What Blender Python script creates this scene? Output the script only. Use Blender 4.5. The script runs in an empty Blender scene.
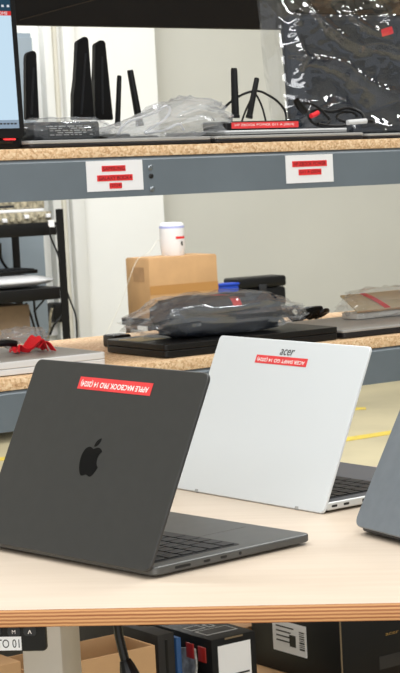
import bpy, bmesh, math, random
from mathutils import Vector, Matrix, noise
random.seed(7)
PI = math.pi
scene = bpy.context.scene
COL = scene.collection

# ------------------------------------------------------------------ camera frame
HT = 0.74                      # table top height
HC = HT + 0.42708              # camera height
F, PITCH, ROLL = 2000.0, 0.09684, 0.03257
W_RACK = 0.75003
fw = Vector((0, math.cos(PITCH), -math.sin(PITCH))); rr = Vector((1, 0, 0)); uu = rr.cross(fw)
c_, s_ = math.cos(ROLL), math.sin(ROLL)
CR = c_ * rr - s_ * uu; CU = s_ * rr + c_ * uu
CAM = Vector((0, 0, HC))
EU = Vector((math.cos(W_RACK), math.sin(W_RACK), 0)); EV = Vector((-math.sin(W_RACK), math.cos(W_RACK), 0))
R0 = Vector((-0.65232, 3.30838, 0))

def ray(x, y):
    return fw + (x - 600) / F * CR - (y - 336.5) / F * CU
def on_z(x, y, z):
    d = ray(x, y); return CAM + d * ((z - HC) / d.z)
def on_v(x, y, v):             # hit on the vertical plane v behind the rack's front: (u, z)
    d = ray(x, y); t = (v - (CAM - R0).dot(EV)) / d.dot(EV); p = CAM + d * t
    return (p - R0).dot(EU), p.z
def on_u(x, y, u_): 
    d = ray(x, y); t = (u_ - (CAM - R0).dot(EU)) / d.dot(EU); p = CAM + d * t; return (p - R0).dot(EV), p.z
def T(u, v, z): return R0 + EU * u + EV * v + Vector((0, 0, z))
def uat(x, y, v): return on_v(x, y, v)[0]
def zat(x, y, v): return on_v(x, y, v)[1]

# ------------------------------------------------------------------ materials
def lin(c):
    return tuple(((v / 255) / 12.92 if v / 255 <= .04045 else ((v / 255 + .055) / 1.055) ** 2.4) for v in c) + (1,)
MATS = {}
def mat(name, rgb, rough=.5, metal=0., spec=.5, var=0., scale=30., bump=0., bscale=200., coat=0., var_rgb=None):
    m = bpy.data.materials.new(name); m.use_nodes = True
    nt = m.node_tree; b = nt.nodes['Principled BSDF']
    b.inputs['Base Color'].default_value = lin(rgb); b.inputs['Roughness'].default_value = rough
    b.inputs['Metallic'].default_value = metal; b.inputs['Specular IOR Level'].default_value = spec
    b.inputs['Coat Weight'].default_value = coat
    if var > 0 or var_rgb:
        tc = nt.nodes.new('ShaderNodeTexCoord'); n = nt.nodes.new('ShaderNodeTexNoise')
        n.inputs['Scale'].default_value = scale; n.inputs['Detail'].default_value = 4
        r = nt.nodes.new('ShaderNodeValToRGB')
        a = lin(tuple(max(0, v * (1 - var)) for v in rgb)); z = lin(tuple(min(255, v * (1 + var)) for v in rgb))
        if var_rgb: a = lin(var_rgb); z = lin(rgb)
        r.color_ramp.elements[0].position = .35; r.color_ramp.elements[1].position = .65
        r.color_ramp.elements[0].color = a; r.color_ramp.elements[1].color = z
        nt.links.new(tc.outputs['Object'], n.inputs['Vector']); nt.links.new(n.outputs['Fac'], r.inputs['Fac'])
        nt.links.new(r.outputs['Color'], b.inputs['Base Color'])
    if bump > 0:
        tc = nt.nodes.new('ShaderNodeTexCoord'); n = nt.nodes.new('ShaderNodeTexNoise'); n.inputs['Scale'].default_value = bscale
        bp = nt.nodes.new('ShaderNodeBump'); bp.inputs['Strength'].default_value = bump; bp.inputs['Distance'].default_value = .002
        nt.links.new(tc.outputs['Object'], n.inputs['Vector']); nt.links.new(n.outputs['Fac'], bp.inputs['Height'])
        nt.links.new(bp.outputs['Normal'], b.inputs['Normal'])
    MATS[name] = m
    return m
def emis(name, rgb, st=1.):
    m = mat(name, (0, 0, 0), .3); b = m.node_tree.nodes['Principled BSDF']
    b.inputs['Emission Color'].default_value = lin(rgb); b.inputs['Emission Strength'].default_value = st
    return m
def film(name, rgb, diff, gloss, rough=.1, bump=.6, bscale=25, dist=.01):
    """thin plastic: mostly clear, a little milky, with sharp highlights on its creases"""
    m = bpy.data.materials.new(name); m.use_nodes = True; nt = m.node_tree; o = nt.nodes['Material Output']
    nt.nodes.remove(nt.nodes['Principled BSDF'])
    t = nt.nodes.new('ShaderNodeBsdfTransparent'); t.inputs['Color'].default_value = (.97, .97, .97, 1)
    d = nt.nodes.new('ShaderNodeBsdfDiffuse'); d.inputs['Color'].default_value = lin(rgb)
    g = nt.nodes.new('ShaderNodeBsdfGlossy'); g.inputs['Roughness'].default_value = rough; g.inputs['Color'].default_value = (1, 1, 1, 1)
    tc = nt.nodes.new('ShaderNodeTexCoord'); n = nt.nodes.new('ShaderNodeTexNoise'); n.noise_type = 'RIDGED_MULTIFRACTAL'; n.inputs['Scale'].default_value = bscale; n.inputs['Detail'].default_value = 1
    bp = nt.nodes.new('ShaderNodeBump'); bp.inputs['Strength'].default_value = bump; bp.inputs['Distance'].default_value = dist
    nt.links.new(tc.outputs['Object'], n.inputs['Vector']); nt.links.new(n.outputs['Fac'], bp.inputs['Height']); nt.links.new(bp.outputs['Normal'], g.inputs['Normal'])
    a = nt.nodes.new('ShaderNodeMixShader'); a.inputs['Fac'].default_value = diff
    b = nt.nodes.new('ShaderNodeMixShader'); b.inputs['Fac'].default_value = gloss
    nt.links.new(t.outputs[0], a.inputs[1]); nt.links.new(d.outputs[0], a.inputs[2]); nt.links.new(a.outputs[0], b.inputs[1]); nt.links.new(g.outputs[0], b.inputs[2])
    nt.links.new(b.outputs[0], o.inputs['Surface']); return m

def board_mat():
    m = mat('particle_board', (208, 170, 125), .8); nt = m.node_tree; b = nt.nodes['Principled BSDF']
    tc = nt.nodes.new('ShaderNodeTexCoord')
    v = nt.nodes.new('ShaderNodeTexVoronoi'); v.inputs['Scale'].default_value = 330; v.inputs['Randomness'].default_value = 1
    n = nt.nodes.new('ShaderNodeTexNoise'); n.inputs['Scale'].default_value = 120; n.inputs['Detail'].default_value = 5
    r = nt.nodes.new('ShaderNodeValToRGB'); e = r.color_ramp.elements
    e[0].position = .15; e[0].color = lin((178, 134, 92)); e[1].position = .85; e[1].color = lin((244, 222, 188))
    k = e.new(.5); k.color = lin((224, 188, 146))
    mx = nt.nodes.new('ShaderNodeMix'); mx.data_type = 'FLOAT'; mx.inputs[0].default_value = .55
    sp = nt.nodes.new('ShaderNodeSeparateColor')
    nt.links.new(tc.outputs['Object'], v.inputs['Vector']); nt.links.new(tc.outputs['Object'], n.inputs['Vector'])
    nt.links.new(v.outputs['Color'], sp.inputs[0]); nt.links.new(sp.outputs[0], mx.inputs[2]); nt.links.new(n.outputs['Fac'], mx.inputs[3])
    nt.links.new(mx.outputs[0], r.inputs['Fac']); nt.links.new(r.outputs['Color'], b.inputs['Base Color'])
    return m
def ply_mat():
    m = mat('plywood_edge', (205, 150, 95), .6); nt = m.node_tree; b = nt.nodes['Principled BSDF']
    tc = nt.nodes.new('ShaderNodeTexCoord'); mp = nt.nodes.new('ShaderNodeMapping'); mp.inputs['Scale'].default_value = (6, 6, 330)
    n = nt.nodes.new('ShaderNodeTexNoise'); n.inputs['Scale'].default_value = 1.0; n.inputs['Detail'].default_value = 3
    w = nt.nodes.new('ShaderNodeTexWave'); w.wave_type = 'BANDS'; w.bands_direction = 'Z'; w.inputs['Scale'].default_value = 90
    w.inputs['Distortion'].default_value = .6
    mx = nt.nodes.new('ShaderNodeMix'); mx.data_type = 'FLOAT'; mx.inputs[0].default_value = .5
    r = nt.nodes.new('ShaderNodeValToRGB'); e = r.color_ramp.elements
    e[0].position = .2; e[0].color = lin((150, 88, 50)); e[1].position = .8; e[1].color = lin((226, 170, 116))
    nt.links.new(tc.outputs['Object'], mp.inputs['Vector']); nt.links.new(mp.outputs[0], n.inputs['Vector']); nt.links.new(tc.outputs['Object'], w.inputs['Vector'])
    nt.links.new(n.outputs['Fac'], mx.inputs[2]); nt.links.new(w.outputs['Fac'], mx.inputs[3]); nt.links.new(mx.outputs[0], r.inputs['Fac'])
    nt.links.new(r.outputs['Color'], b.inputs['Base Color'])
    return m
def top_mat():
    m = mat('maple_laminate', (236, 222, 202), .42); nt = m.node_tree; b = nt.nodes['Principled BSDF']
    tc = nt.nodes.new('ShaderNodeTexCoord'); mp = nt.nodes.new('ShaderNodeMapping'); mp.inputs['Scale'].default_value = (3, 45, 1)
    n = nt.nodes.new('ShaderNodeTexNoise'); n.inputs['Scale'].default_value = 2; n.inputs['Detail'].default_value = 6
    r = nt.nodes.new('ShaderNodeValToRGB'); e = r.color_ramp.elements
    e[0].position = .3; e[0].color = lin((199, 182, 163)); e[1].position = .7; e[1].color = lin((206, 190, 172))
    nt.links.new(tc.outputs['Object'], mp.inputs['Vector']); nt.links.new(mp.outputs[0], n.inputs['Vector'])
    nt.links.new(n.outputs['Fac'], r.inputs['Fac']); nt.links.new(r.outputs['Color'], b.inputs['Base Color'])
    return m
BOARD, PLY, MAPLE = board_mat(), ply_mat(), top_mat()
M_floor = mat('concrete', (176, 165, 134), .5, var=.07, scale=1.6, bump=.1)
M_yellow = mat('yellow_paint', (208, 182, 70), .6, var=.06)
M_wallw = mat('white_paint', (233, 233, 230), .8, var=.012, scale=1.5)
M_wallb = mat('shaded_wall', (196, 195, 187), .8, var=.012, scale=1.5)  # shade of the recessed right wall section, put into its colour
M_pipe = mat('pipe_paint', (214, 210, 198), .6, var=.02, scale=3)
M_ceil = mat('ceiling_paint', (200, 200, 196), .9)
M_beam = mat('grey_steel', (104, 114, 122), .45, .0, .5, var=.03, scale=8)
M_blacksteel = mat('black_steel', (10, 10, 11), .5, 0, .3, var=.1, scale=10)
M_blackboard = mat('black_panel', (13, 13, 14), .7, var=.1, scale=8)
M_seam = mat('seam', (60, 54, 46), .7)
M_white = mat('white_paper', (238, 238, 240), .6)
M_red = mat('red_tape', (226, 48, 52), .5)
M_redlab = mat('red_label', (226, 62, 64), .45, var=.03, scale=60)
M_ink = mat('dark_ink', (70, 12, 16), .6)
M_black_ink = mat('black_ink', (14, 14, 14), .6)
M_white_ink = mat('white_ink', (244, 236, 232), .6)
M_macs = mat('space_black_metal', (66, 66, 65), .42, .45, var=.015, scale=60)
M_macbase = mat('space_black_base', (92, 92, 90), .42, .5, var=.02, scale=60)
M_logo = mat('black_mirror', (3, 3, 4), .5, 0, .12)
M_key = mat('black_key', (18, 18, 19), .5, bump=.05)
M_keywell = mat('key_well', (10, 10, 11), .6)
M_glass = mat('screen_glass', (6, 6, 8), .08)
M_port = mat('port_dark', (8, 8, 8), .5)
M_silver = mat('silver_shell', (219, 223, 225), .42, .1)
M_silverbase = mat('silver_base', (205, 206, 204), .4, .3)
M_acerdeck = mat('grey_deck', (96, 98, 103), .5, .3)
M_grey = mat('blue_grey_shell', (122, 129, 136), .4, .3, var=.02, scale=60)
M_greydark = mat('dark_grey_shell', (44, 46, 49), .45, .3)
M_rubber = mat('rubber', (24, 24, 24), .8)
M_plastic = mat('black_plastic', (12, 12, 13), .42, 0, .35, var=.08, scale=40)
M_plastic2 = mat('charcoal_plastic', (34, 36, 40), .5, var=.06, scale=40)
M_lapgrey = mat('grey_laptop_metal', (160, 160, 158), .5, .0, var=.02, scale=40)
M_lapdark = mat('dark_laptop_edge', (34, 33, 36), .45, .3)
M_lapsil = mat('pale_silver_metal', (222, 223, 224), .4, .1)
M_laptopgrey2 = mat('mid_grey_lid', (150, 148, 144), .5, .2, var=.02, scale=30)
M_card = mat('cardboard', (194, 154, 110), .85, var=.025, scale=12)
M_carddark = mat('cardboard_aged', (176, 138, 100), .85, var=.05, scale=12)
M_carddull = mat('cardboard_dull', (150, 128, 106), .85, var=.04, scale=12)
M_tape = mat('packing_tape', (182, 134, 78), .3)
M_whiteplastic = mat('white_plastic', (238, 238, 242), .35)
M_blue = mat('blue_plastic', (26, 70, 190), .5)
M_bluedull = mat('dull_blue', (44, 84, 134), .6)
M_bluering = mat('pale_blue_ring', (176, 182, 236), .35)
M_navy = mat('navy_fabric', (22, 29, 41), .75, var=.2, scale=25, bump=.3, bscale=300)
M_redfab = mat('red_fabric', (232, 32, 44), .6, bump=.2)
M_cream = mat('cream_card', (206, 192, 158), .8)
M_film = film('clear_film', (225, 232, 240), .11, .08, .12, .5, 9, .02)
M_film2 = film('frosty_film', (222, 226, 230), .27, .10, .15, .5, 9, .02)
M_film4 = film('milky_film', (226, 233, 242), .13, .11, .1, .6, 6, .03)
M_film3 = film('glossy_film', (190, 196, 202), .02, .10, .07, .5, 5, .03)
M_cabgrey = mat('cabinet_blue_grey', (138, 150, 160), .5)
M_column = mat('light_grey_powder', (216, 212, 204), .5, var=.015, scale=20)
M_bundle = mat('patch_panel', (150, 142, 122), .6, var=.25, scale=60)
M_boxblack = mat('black_carton', (13, 13, 14), .55, 0, .3, var=.06, scale=20)
M_edgeworn = mat('worn_edge', (120, 104, 80), .8)
M_boxgrey = mat('dark_grey_carton', (36, 34, 32), .7, var=.1, scale=20)
M_gold = mat('gold_ink', (150, 118, 60), .5)
M_redfoil = mat('red_foil', (140, 28, 26), .4)
M_chrome = mat('bolt_metal', (140, 146, 150), .35, .8)
M_silverfoil = mat('silver_foil', (170, 172, 174), .3, .4, var=.2, scale=60, bump=.6, bscale=60)
M_display = emis('lit_display', (196, 222, 240), .95)
M_disphead = emis('lit_header', (20, 62, 84), .9)
M_dispred = emis('lit_red_band', (214, 40, 40), .9)
M_disptext = emis('lit_text', (236, 236, 240), .8)
M_dispbar = emis('lit_taskbar', (150, 170, 190), .8)
M_lamp = emis('lamp_panel', (255, 252, 244), 4)

# ------------------------------------------------------------------ mesh helpers
def new(): return bmesh.new()
def box(bm, x0, x1, y0, y1, z0, z1, r=0., seg=2, mi=0):
    vs = [bm.verts.new((x, y, z)) for z in (z0, z1) for y in (y0, y1) for x in (x0, x1)]
    fs = [bm.faces.new([vs[i] for i in q]) for q in ((0, 2, 3, 1), (4, 5, 7, 6), (0, 1, 5, 4), (2, 6, 7, 3), (0, 4, 6, 2), (1, 3, 7, 5))]
    for f in fs: f.material_index = mi
    if r > 0:
        es = list({e for f in fs for e in f.edges})
        bmesh.ops.bevel(bm, geom=es, offset=r, segments=seg, profile=.5, affect='EDGES')
    return bm
def rrect(W, D, R, n=6):
    pts = []
    for cx, cy, a0 in ((W / 2 - R, D - R, 0), (-W / 2 + R, D - R, 90), (-W / 2 + R, R, 180), (W / 2 - R, R, 270)):
        for k in range(n + 1):
            a = math.radians(a0 + 90 * k / n); pts.append((cx + R * math.cos(a), cy + R * math.sin(a)))
    return pts
def slab(bm, W, D, R, z0, z1, bev=.001, y0=0, x0=0):
    cx, cy = 0, D / 2
    rings = []
    for z, ins in ((z0, bev), (z0 + bev * .4, bev * .3), (z0 + bev, 0), (z1 - bev, 0), (z1 - bev * .4, bev * .3), (z1, bev)):
        p = rrect(W - 2 * ins, D - 2 * ins, max(R - ins, .0004))
        rings.append([bm.verts.new((x + x0, y + ins + y0, z)) for x, y in p])
    for a, b in zip(rings, rings[1:]):
        n = len(a)
        for i in range(n): bm.faces.new((a[i], a[(i + 1) % n], b[(i + 1) % n], b[i]))
    bm.faces.new(list(reversed(rings[0]))); bm.faces.new(rings[-1])
    return bm
def tube(bm, pts, r, n=8, taper=None):
    pts = [Vector(p) for p in pts]; rings = []
    up = Vector((0, 0, 1))
    prev = None
    for i, p in enumerate(pts):
        d = (pts[min(i + 1, len(pts) - 1)] - pts[max(i - 1, 0)]).normalized()
        if prev is None:
            a = d.cross(up if abs(d.z) < .9 else Vector((1, 0, 0))).normalized()
        else:
            a = (prev - d * prev.dot(d)).normalized()
        prev = a; b = d.cross(a)
        q = r if taper is None else r * taper[i]
        rings.append([bm.verts.new(p + (a * math.cos(2 * PI * k / n) + b * math.sin(2 * PI * k / n)) * q) for k in range(n)])
    for s, t in zip(rings, rings[1:]):
        for k in range(n): bm.faces.new((s[k], s[(k + 1) % n], t[(k + 1) % n], t[k]))
    bm.faces.new(list(reversed(rings[0]))); bm.faces.new(rings[-1])
    return bm
def smooth_path(pts, n=8):
    P = [Vector(p) for p in pts]; out = []
    for i in range(len(P) - 1):
        p0, p1, p2, p3 = P[max(i - 1, 0)], P[i], P[i + 1], P[min(i + 2, len(P) - 1)]
        for k in range(n):
            t = k / n
            out.append(.5 * ((2 * p1) + (p2 - p0) * t + (2 * p0 - 5 * p1 + 4 * p2 - p3) * t * t + (-p0 + 3 * p1 - 3 * p2 + p3) * t ** 3))
    out.append(P[-1]); return out
def lathe(bm, prof, n=28):
    rings = [[bm.verts.new((r * math.cos(2 * PI * k / n), r * math.sin(2 * PI * k / n), z)) for k in range(n)] for r, z in prof]
    for s, t in zip(rings, rings[1:]):
        for k in range(n): bm.faces.new((s[k], s[(k + 1) % n], t[(k + 1) % n], t[k]))
    bm.faces.new(list(reversed(rings[0]))); bm.faces.new(rings[-1])
    return bm
def prism(bm, poly, z0, z1):
    a = [bm.verts.new((x, y, z0)) for x, y in poly]; b = [bm.verts.new((x, y, z1)) for x, y in poly]; n = len(poly)
    for i in range(n): bm.faces.new((a[i], a[(i + 1) % n], b[(i + 1) % n], b[i]))
    bm.faces.new(list(reversed(a))); bm.faces.new(b); return bm
def pillow(bm, sx, sy, sz, seed=0, amp=.12, p=3.0, nu=40, nv=22, fr=3., q=.7):
    """crumpled soft pouch, sizes are full extents, resting on z=0"""
    o = Vector((seed * 7.3, seed * 3.1, seed * 1.7)); rings = []
    def sp(t, e): return math.copysign(abs(t) ** e, t)
    for j in range(1, nv):
        ph = -PI / 2 + PI * j / nv; rg = []
        for i in range(nu):
            th = 2 * PI * i / nu; e = 2 / p
            x = sp(math.cos(ph), q) * sp(math.cos(th), e); y = sp(math.cos(ph), q) * sp(math.sin(th), e); z = sp(math.sin(ph), min(1, q + .3))
            d = noise.turbulence(Vector((x, y, z)) * fr + o, 4, True) * amp * 2 - amp * .8
            k = 1 + d
            zz = (z * .5 * k + .5)
            rg.append(bm.verts.new((x * k * sx / 2, y * k * sy / 2, max(0, zz) * sz)))
        rings.append(rg)
    for s, t in zip(rings, rings[1:]):
        for k in range(nu): bm.faces.new((s[k], s[(k + 1) % nu], t[(k + 1) % nu], t[k]))
    bm.faces.new(list(reversed(rings[0]))); bm.faces.new(rings[-1])
    return bm
def text_bm(bm, s, w=None, h=None, cx=0, cy=0, z=0, th=.0002, rot=0., shear=0., xz=False, mi=0, bold=0.):
    cu = bpy.data.curves.new('t', 'FONT'); cu.body = s; cu.size = 1; cu.align_x = 'CENTER'; cu.align_y = 'CENTER'; cu.shear = shear
    cu.resolution_u = 3; cu.offset = bold
    o = bpy.data.objects.new('t', cu); COL.objects.link(o)
    dg = bpy.context.evaluated_depsgraph_get(); me = bpy.data.meshes.new_from_object(o.evaluated_get(dg))
    xs = [v.co.x for v in me.vertices]; ys = [v.co.y for v in me.vertices]
    mx, my = (min(xs) + max(xs)) / 2, (min(ys) + max(ys)) / 2; bw, bh = max(xs) - min(xs), max(ys) - min(ys)
    sx = w / bw if w else h / bh; sy = h / bh if h else sx
    c, d = math.cos(rot), math.sin(rot); vm = []
    for v in me.vertices:
        x, y = (v.co.x - mx) * sx, (v.co.y - my) * sy
        x, y = x * c - y * d + cx, x * d + y * c + cy
        vm.append(bm.verts.new((x, -z - th, y) if xz else (x, y, z + th)))
    for p in me.polygons:
        try: f = bm.faces.new([vm[i] for i in p.vertices]); f.material_index = mi
        except ValueError: pass
    bpy.data.objects.remove(o); bpy.data.meshes.remove(me); bpy.data.curves.remove(cu)
    return bm
def obj(name, bm, m, parent=None, loc=(0, 0, 0), rot=(0, 0, 0), smooth=True, ang=24):
    bmesh.ops.recalc_face_normals(bm, faces=bm.faces)
    me = bpy.data.meshes.new(name); bm.to_mesh(me); bm.free()
    for q in (m if isinstance(m, (list, tuple)) else [m]): me.materials.append(q)
    if smooth:
        for p in me.polygons: p.use_smooth = True
        try: me.set_sharp_from_angle(angle=math.radians(ang))
        except Exception: pass
    o = bpy.data.objects.new(name, me); COL.objects.link(o)
    o.parent = parent; o.location = loc; o.rotation_euler = rot
    return o
def tag(o, label, cat, group=None):
    o['label'] = label; o['category'] = cat
    if group: o['group'] = group
    return o
def thing(name, label, cat, loc=(0, 0, 0), rz=0., group=None, rot=None):
    o = bpy.data.objects.new(name, None); COL.objects.link(o); o.empty_display_size = .05
    o.location = loc; o.rotation_euler = rot or (0, 0, rz); return tag(o, label, cat, group)
def struct(name, bm, m, loc=(0, 0, 0), rz=0.):
    o = obj(name, bm, m, None, loc, (0, 0, rz)); o['kind'] = 'structure'; return o

# ------------------------------------------------------------------ setting
ZU, ZL = 1.1855, 0.8335          # top faces of the rack's two shelves
struct('floor', box(new(), -14, 14, -4, 20, -.1, 0), M_floor)
V_WALL = 5.75
uc, _ = on_v(158, 100, V_WALL - .12)
struct('wall_left', box(new(), -9, uc, 0, .3, 0, 4.6), M_wallw, T(0, V_WALL - .12, 0), W_RACK)
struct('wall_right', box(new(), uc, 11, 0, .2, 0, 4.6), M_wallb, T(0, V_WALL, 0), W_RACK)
struct('ceiling', box(new(), -14, 14, -4, 20, 4.6, 4.7), M_ceil)
# service pipes and boards running up the white wall
k = 1
for xa, xb, th, m_ in ((39.5, 48, .05, M_wallw), (60, 72, .04, M_wallw)):
    ua, ub = uat(xa, 60, V_WALL - .12), uat(xb, 60, V_WALL - .12)
    struct('trim_%d' % k, box(new(), ua, ub, -th, 0, 0, 4.6, .004), m_, T(0, V_WALL - .12, 0), W_RACK); k += 1
for xa in (51, 57.5):
    ua = uat(xa, 60, V_WALL - .16); bm = new(); tube(bm, [(0, 0, 0), (0, 0, 4.6)], .014, 12)
    struct('trim_%d' % k, bm, M_pipe, T(ua, V_WALL - .135, 0), W_RACK); k += 1
# yellow floor markings
def stripe(pa, pb, wd):
    global k
    a, b = on_z(*pa, 0), on_z(*pb, 0); d = (b - a).normalized(); n = Vector((-d.y, d.x, 0)) * wd / 2
    L = (b - a).length; bm = new(); box(bm, 0, L, -wd / 2, wd / 2, .0005, .002)
    struct('trim_%d' % k, bm, M_yellow, a, math.atan2(d.y, d.x)); k += 1
stripe((-90, 467), (80, 452.5), .085)
stripe((270, 451.5), (440, 425), .085)
stripe((338, 410), (366, 408.5), .075)

# ------------------------------------------------------------------ the storage rack
rack = thing('storage_rack', 'grey steel storage rack with particle board shelves behind the wooden table', 'rack', T(0, 0, 0), W_RACK)
UA, UB, DEP = -.74, 1.12, .5
for u in (UA, UB):
    for v in (.0, DEP):
        bm = new(); box(bm, u - .02, u + .02, v + .0, v + .04, 0, 2.0, .002)
        obj('post', bm, M_beam, rack)
def beam(z1, z0, v, name='beam'):
    bm = new(); y = v
    s = 1 if v < .2 else -1
    prof = [(0, z0), (0, z1 - .006), (.006 * s, z1), (.03 * s, z1), (.03 * s, z1 - .02), (.004 * s, z1 - .02), (.004 * s, z0 + .006), (.02 * s, z0 + .006), (.02 * s, z0)]
    a = [bm.verts.new((UA + .02, y + p, z)) for p, z in prof]; b = [bm.verts.new((UB - .02, y + p, z)) for p, z in prof]
    n = len(prof)
    for i in range(n): bm.faces.new((a[i], a[(i + 1) % n], b[(i + 1) % n], b[i]))
    bm.faces.new(a); bm.faces.new(list(reversed(b)))
    return obj(name, bm, M_beam, rack)
bu = beam(ZU - .0168, 1.1045, 0); bl = beam(ZL - .0185, .7515, 0)
beam(ZU - .0168, 1.115, DEP + .04); beam(ZL - .0185, .7515, DEP + .04); beam(zat(100, 626, DEP + .04), zat(100, 642, DEP + .04), DEP + .04)
for z in (ZU, ZL):
    t_ = .0168 if z == ZU else .0185
    obj('shelf_board', box(new(), UA + .02, UB - .02, .001, DEP + .035, z - t_, z, .001), BOARD, rack)
# dark panel closing the back of the bay above the upper shelf
zp = zat(140, 27.5, DEP + .05)
pnl = obj('back_panel', box(new(), UA, UB, DEP + .041, DEP + .059, zp, zp + .42, .002), M_blackboard, rack); pnl['label'] = 'black panel across the back of the top bay'
a0 = on_v(20, 20, DEP + .04); a1 = on_v(97, -1, DEP + .04)
bm = new(); tube(bm, [(a0[0], DEP + .0405, a0[1]), (a1[0], DEP + .0405, a1[1])], .0012, 6)
obj('seam', bm, M_seam, pnl)
obj('shelf_board', box(new(), UA + .02, UB - .02, .001, DEP + .035, zp + .40, zp + .417, .001), BOARD, rack)
beam(zp + .40, zp + .335, 0)
# bolts at the beam joint
for x, y, nm in ((150, 167.5, 'bolt'), (151, 176, 'keyhole'), (152, 189, 'bolt')):
    u, z = on_v(x, y, 0); bm = new()
    lathe(bm, [(.0042, 0), (.0042, .0012), (.0025, .0024)], 14)
    o = obj(nm, bm, M_chrome if nm == 'bolt' else M_port, bu, (u, 0, z), (PI / 2, 0, 0))
# paper shelf labels with red tape
def shelf_label(x0, y0, x1, y1, tapes, lab, sl):
    u0, z0 = on_v(x0, y0, 0); u1, z1 = on_v(x1, y1, 0); w, h = u1 - u0, z0 - z1
    uc_, zc = (u0 + u1) / 2, (z0 + z1) / 2
    bm = new(); box(bm, -w / 2, w / 2, -.0008, -.0001, -h / 2, h / 2)
    p = obj('shelf_label', bm, M_white, rack, (uc_, 0, zc), (0, sl, 0)); p['label'] = lab
    for s, fx, fz, fw_, fh in tapes:
        b2 = new(); box(b2, -fw_ * w / 2, fw_ * w / 2, -.0014, -.0009, -fh * h / 2, fh * h / 2)
        t = obj('label_tape', b2, M_red, p, (fx * w, 0, fz * h), (0, 0, 0))
        b3 = new(); text_bm(b3, s, fw_ * w * .92, fh * h * .62, xz=True, z=.0015)
        mesh_join(t, b3, M_ink)
    return p
def mesh_join(o, bm, m):
    """lettering joins the mesh of the surface it is printed on"""
    me = o.data; me.materials.append(m); idx = len(me.materials) - 1
    for f in bm.faces: f.material_index = idx
    b = bmesh.new(); b.from_mesh(me); mm = bpy.data.meshes.new('x'); bm.to_mesh(mm); bm.free(); b.from_mesh(mm)
    b.to_mesh(me); b.free(); bpy.data.meshes.remove(mm)
shelf_label(85.5, 161.5, 143.5, 189.5, (('SAMSUNG', -.02, .24, .42, .19), ('GALAXY BOOK4', -.005, -.07, .63, .2), ('(2024)', 0, -.33, .22, .19)),
            'white label with three red tapes', 0.0)
shelf_label(285, 155.5, 333.5, 181.5, (('HP ZBOOK POWER', 0, .18, .73, .21), ('G11 A (2024)', 0, -.12, .48, .21)), 'white label with two red tapes', 0.0)

# ------------------------------------------------------------------ desk with the display laptops
TW = math.radians(-3.487)
A = on_z(0, 610, HT); TO = Vector((A.x, A.y, 0))
desk = thing('standing_desk', 'pale maple standing desk with plywood edge carrying the laptops', 'desk', TO, TW)
X0, X1, TD = -.8, 1.35, .817
bm = new(); box(bm, X0, X1, 0, TD, HT - .0175, HT, .0012, 2)
for f in bm.faces: f.material_index = 0 if f.normal.z > .9 else 1
top = obj('tabletop', bm, [MAPLE, PLY], desk)
for f in top.data.polygons: f.material_index = 0 if f.normal.z > .75 else 1
def to_desk(p):
    d = Vector(p) - TO; c, s = math.cos(-TW), math.sin(-TW); return Vector((d.x * c - d.y * s, d.x * s + d.y * c, d.z))
q = to_desk(on_z(52, 640, HT - .05))
# lift columns: each an outer and an inner tube on a long foot
def on_desk_y(x, y, yd):       # pixel on the vertical plane a given depth behind the desk's front edge
    n = Vector((-math.sin(TW), math.cos(TW), 0)); d = ray(x, y); t = (yd - (CAM - TO).dot(n)) / d.dot(n); return to_desk(CAM + d * t)
la, lb = on_desk_y(24, 650, .30), on_desk_y(62, 650, .30)
def leg(xa, xb):
    bm = new(); box(bm, xa - .003, xb, .30, .366, .32, HT - .03, .004); l = obj('leg', bm, M_column, desk)
    bm = new(); box(bm, xa + .004, xb - .004, .304, .362, .03, .3199, .003); obj('inner_tube', bm, M_column, l)
    bm = new(); box(bm, xa - .01, xb + .01, .06, .76, 0.0, .03, .006); obj('foot', bm, M_column, l)
    bm = new(); box(bm, xa - .005, xb + .005, .06, .8, HT - .03, HT - .0176, .003); obj('bracket', bm, M_column, l)
leg(la.x, lb.x); leg(la.x + 1.55, lb.x + 1.55)
bm = new(); box(bm, lb.x, la.x + 1.55, .305, .343, HT - .05, HT - .0177, .003); obj('crossbar', bm, M_column, desk)
# height controller under the front edge
pa = on_desk_y(45, 627.5, .012); pb = on_desk_y(47, 651, .012)
hh = HT - .0176 - pb.z
ctl = obj('control_panel', slab(new(), .115, hh, .004, -.006, 0, .0012), M_plastic, desk, (pa.x - .0575, .012, HT - .0177 - hh), (PI / 2, 0, 0))
ctl['label'] = 'black height control panel'
for i, (x, s) in enumerate(((-5, '1'), (14, 'M'), (30, 'ʌ'))):
    p_ = on_desk_y(x, 631, .012); lx = p_.x - (pa.x - .0575); ly = p_.z - (HT - .0176 - hh)
    bm = new(); slab(bm, .0125, .0092, .003, 0, .0008, .0003)
    bt = obj('button', bm, M_plastic2, ctl, (lx, ly - .0046, .0))
    bm = new(); text_bm(bm, s if s != 'ʌ' else '^', h=.0036, cy=.004, z=.0009); mesh_join(bt, bm, M_white_ink)
p0_, p1_ = on_desk_y(-16, 637, .012), on_desk_y(22, 650, .012); lx = (p0_.x + p1_.x) / 2 - (pa.x - .0575); ly = (p0_.z + p1_.z) / 2 - (HT - .0176 - hh)
w_, h_ = p1_.x - p0_.x, p0_.z - p1_.z
st = obj('name_label', box(new(), -w_ / 2, w_ / 2, -h_ / 2, h_ / 2, .0001, .0005), M_white, ctl, (lx, ly, 0)); st['label'] = 'white printed label'
bm = new(); text_bm(bm, 'STO 01', w_ * .72, h_ * .62, cx=w_ * .09, z=.0006); mesh_join(st, bm, M_black_ink)

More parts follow.
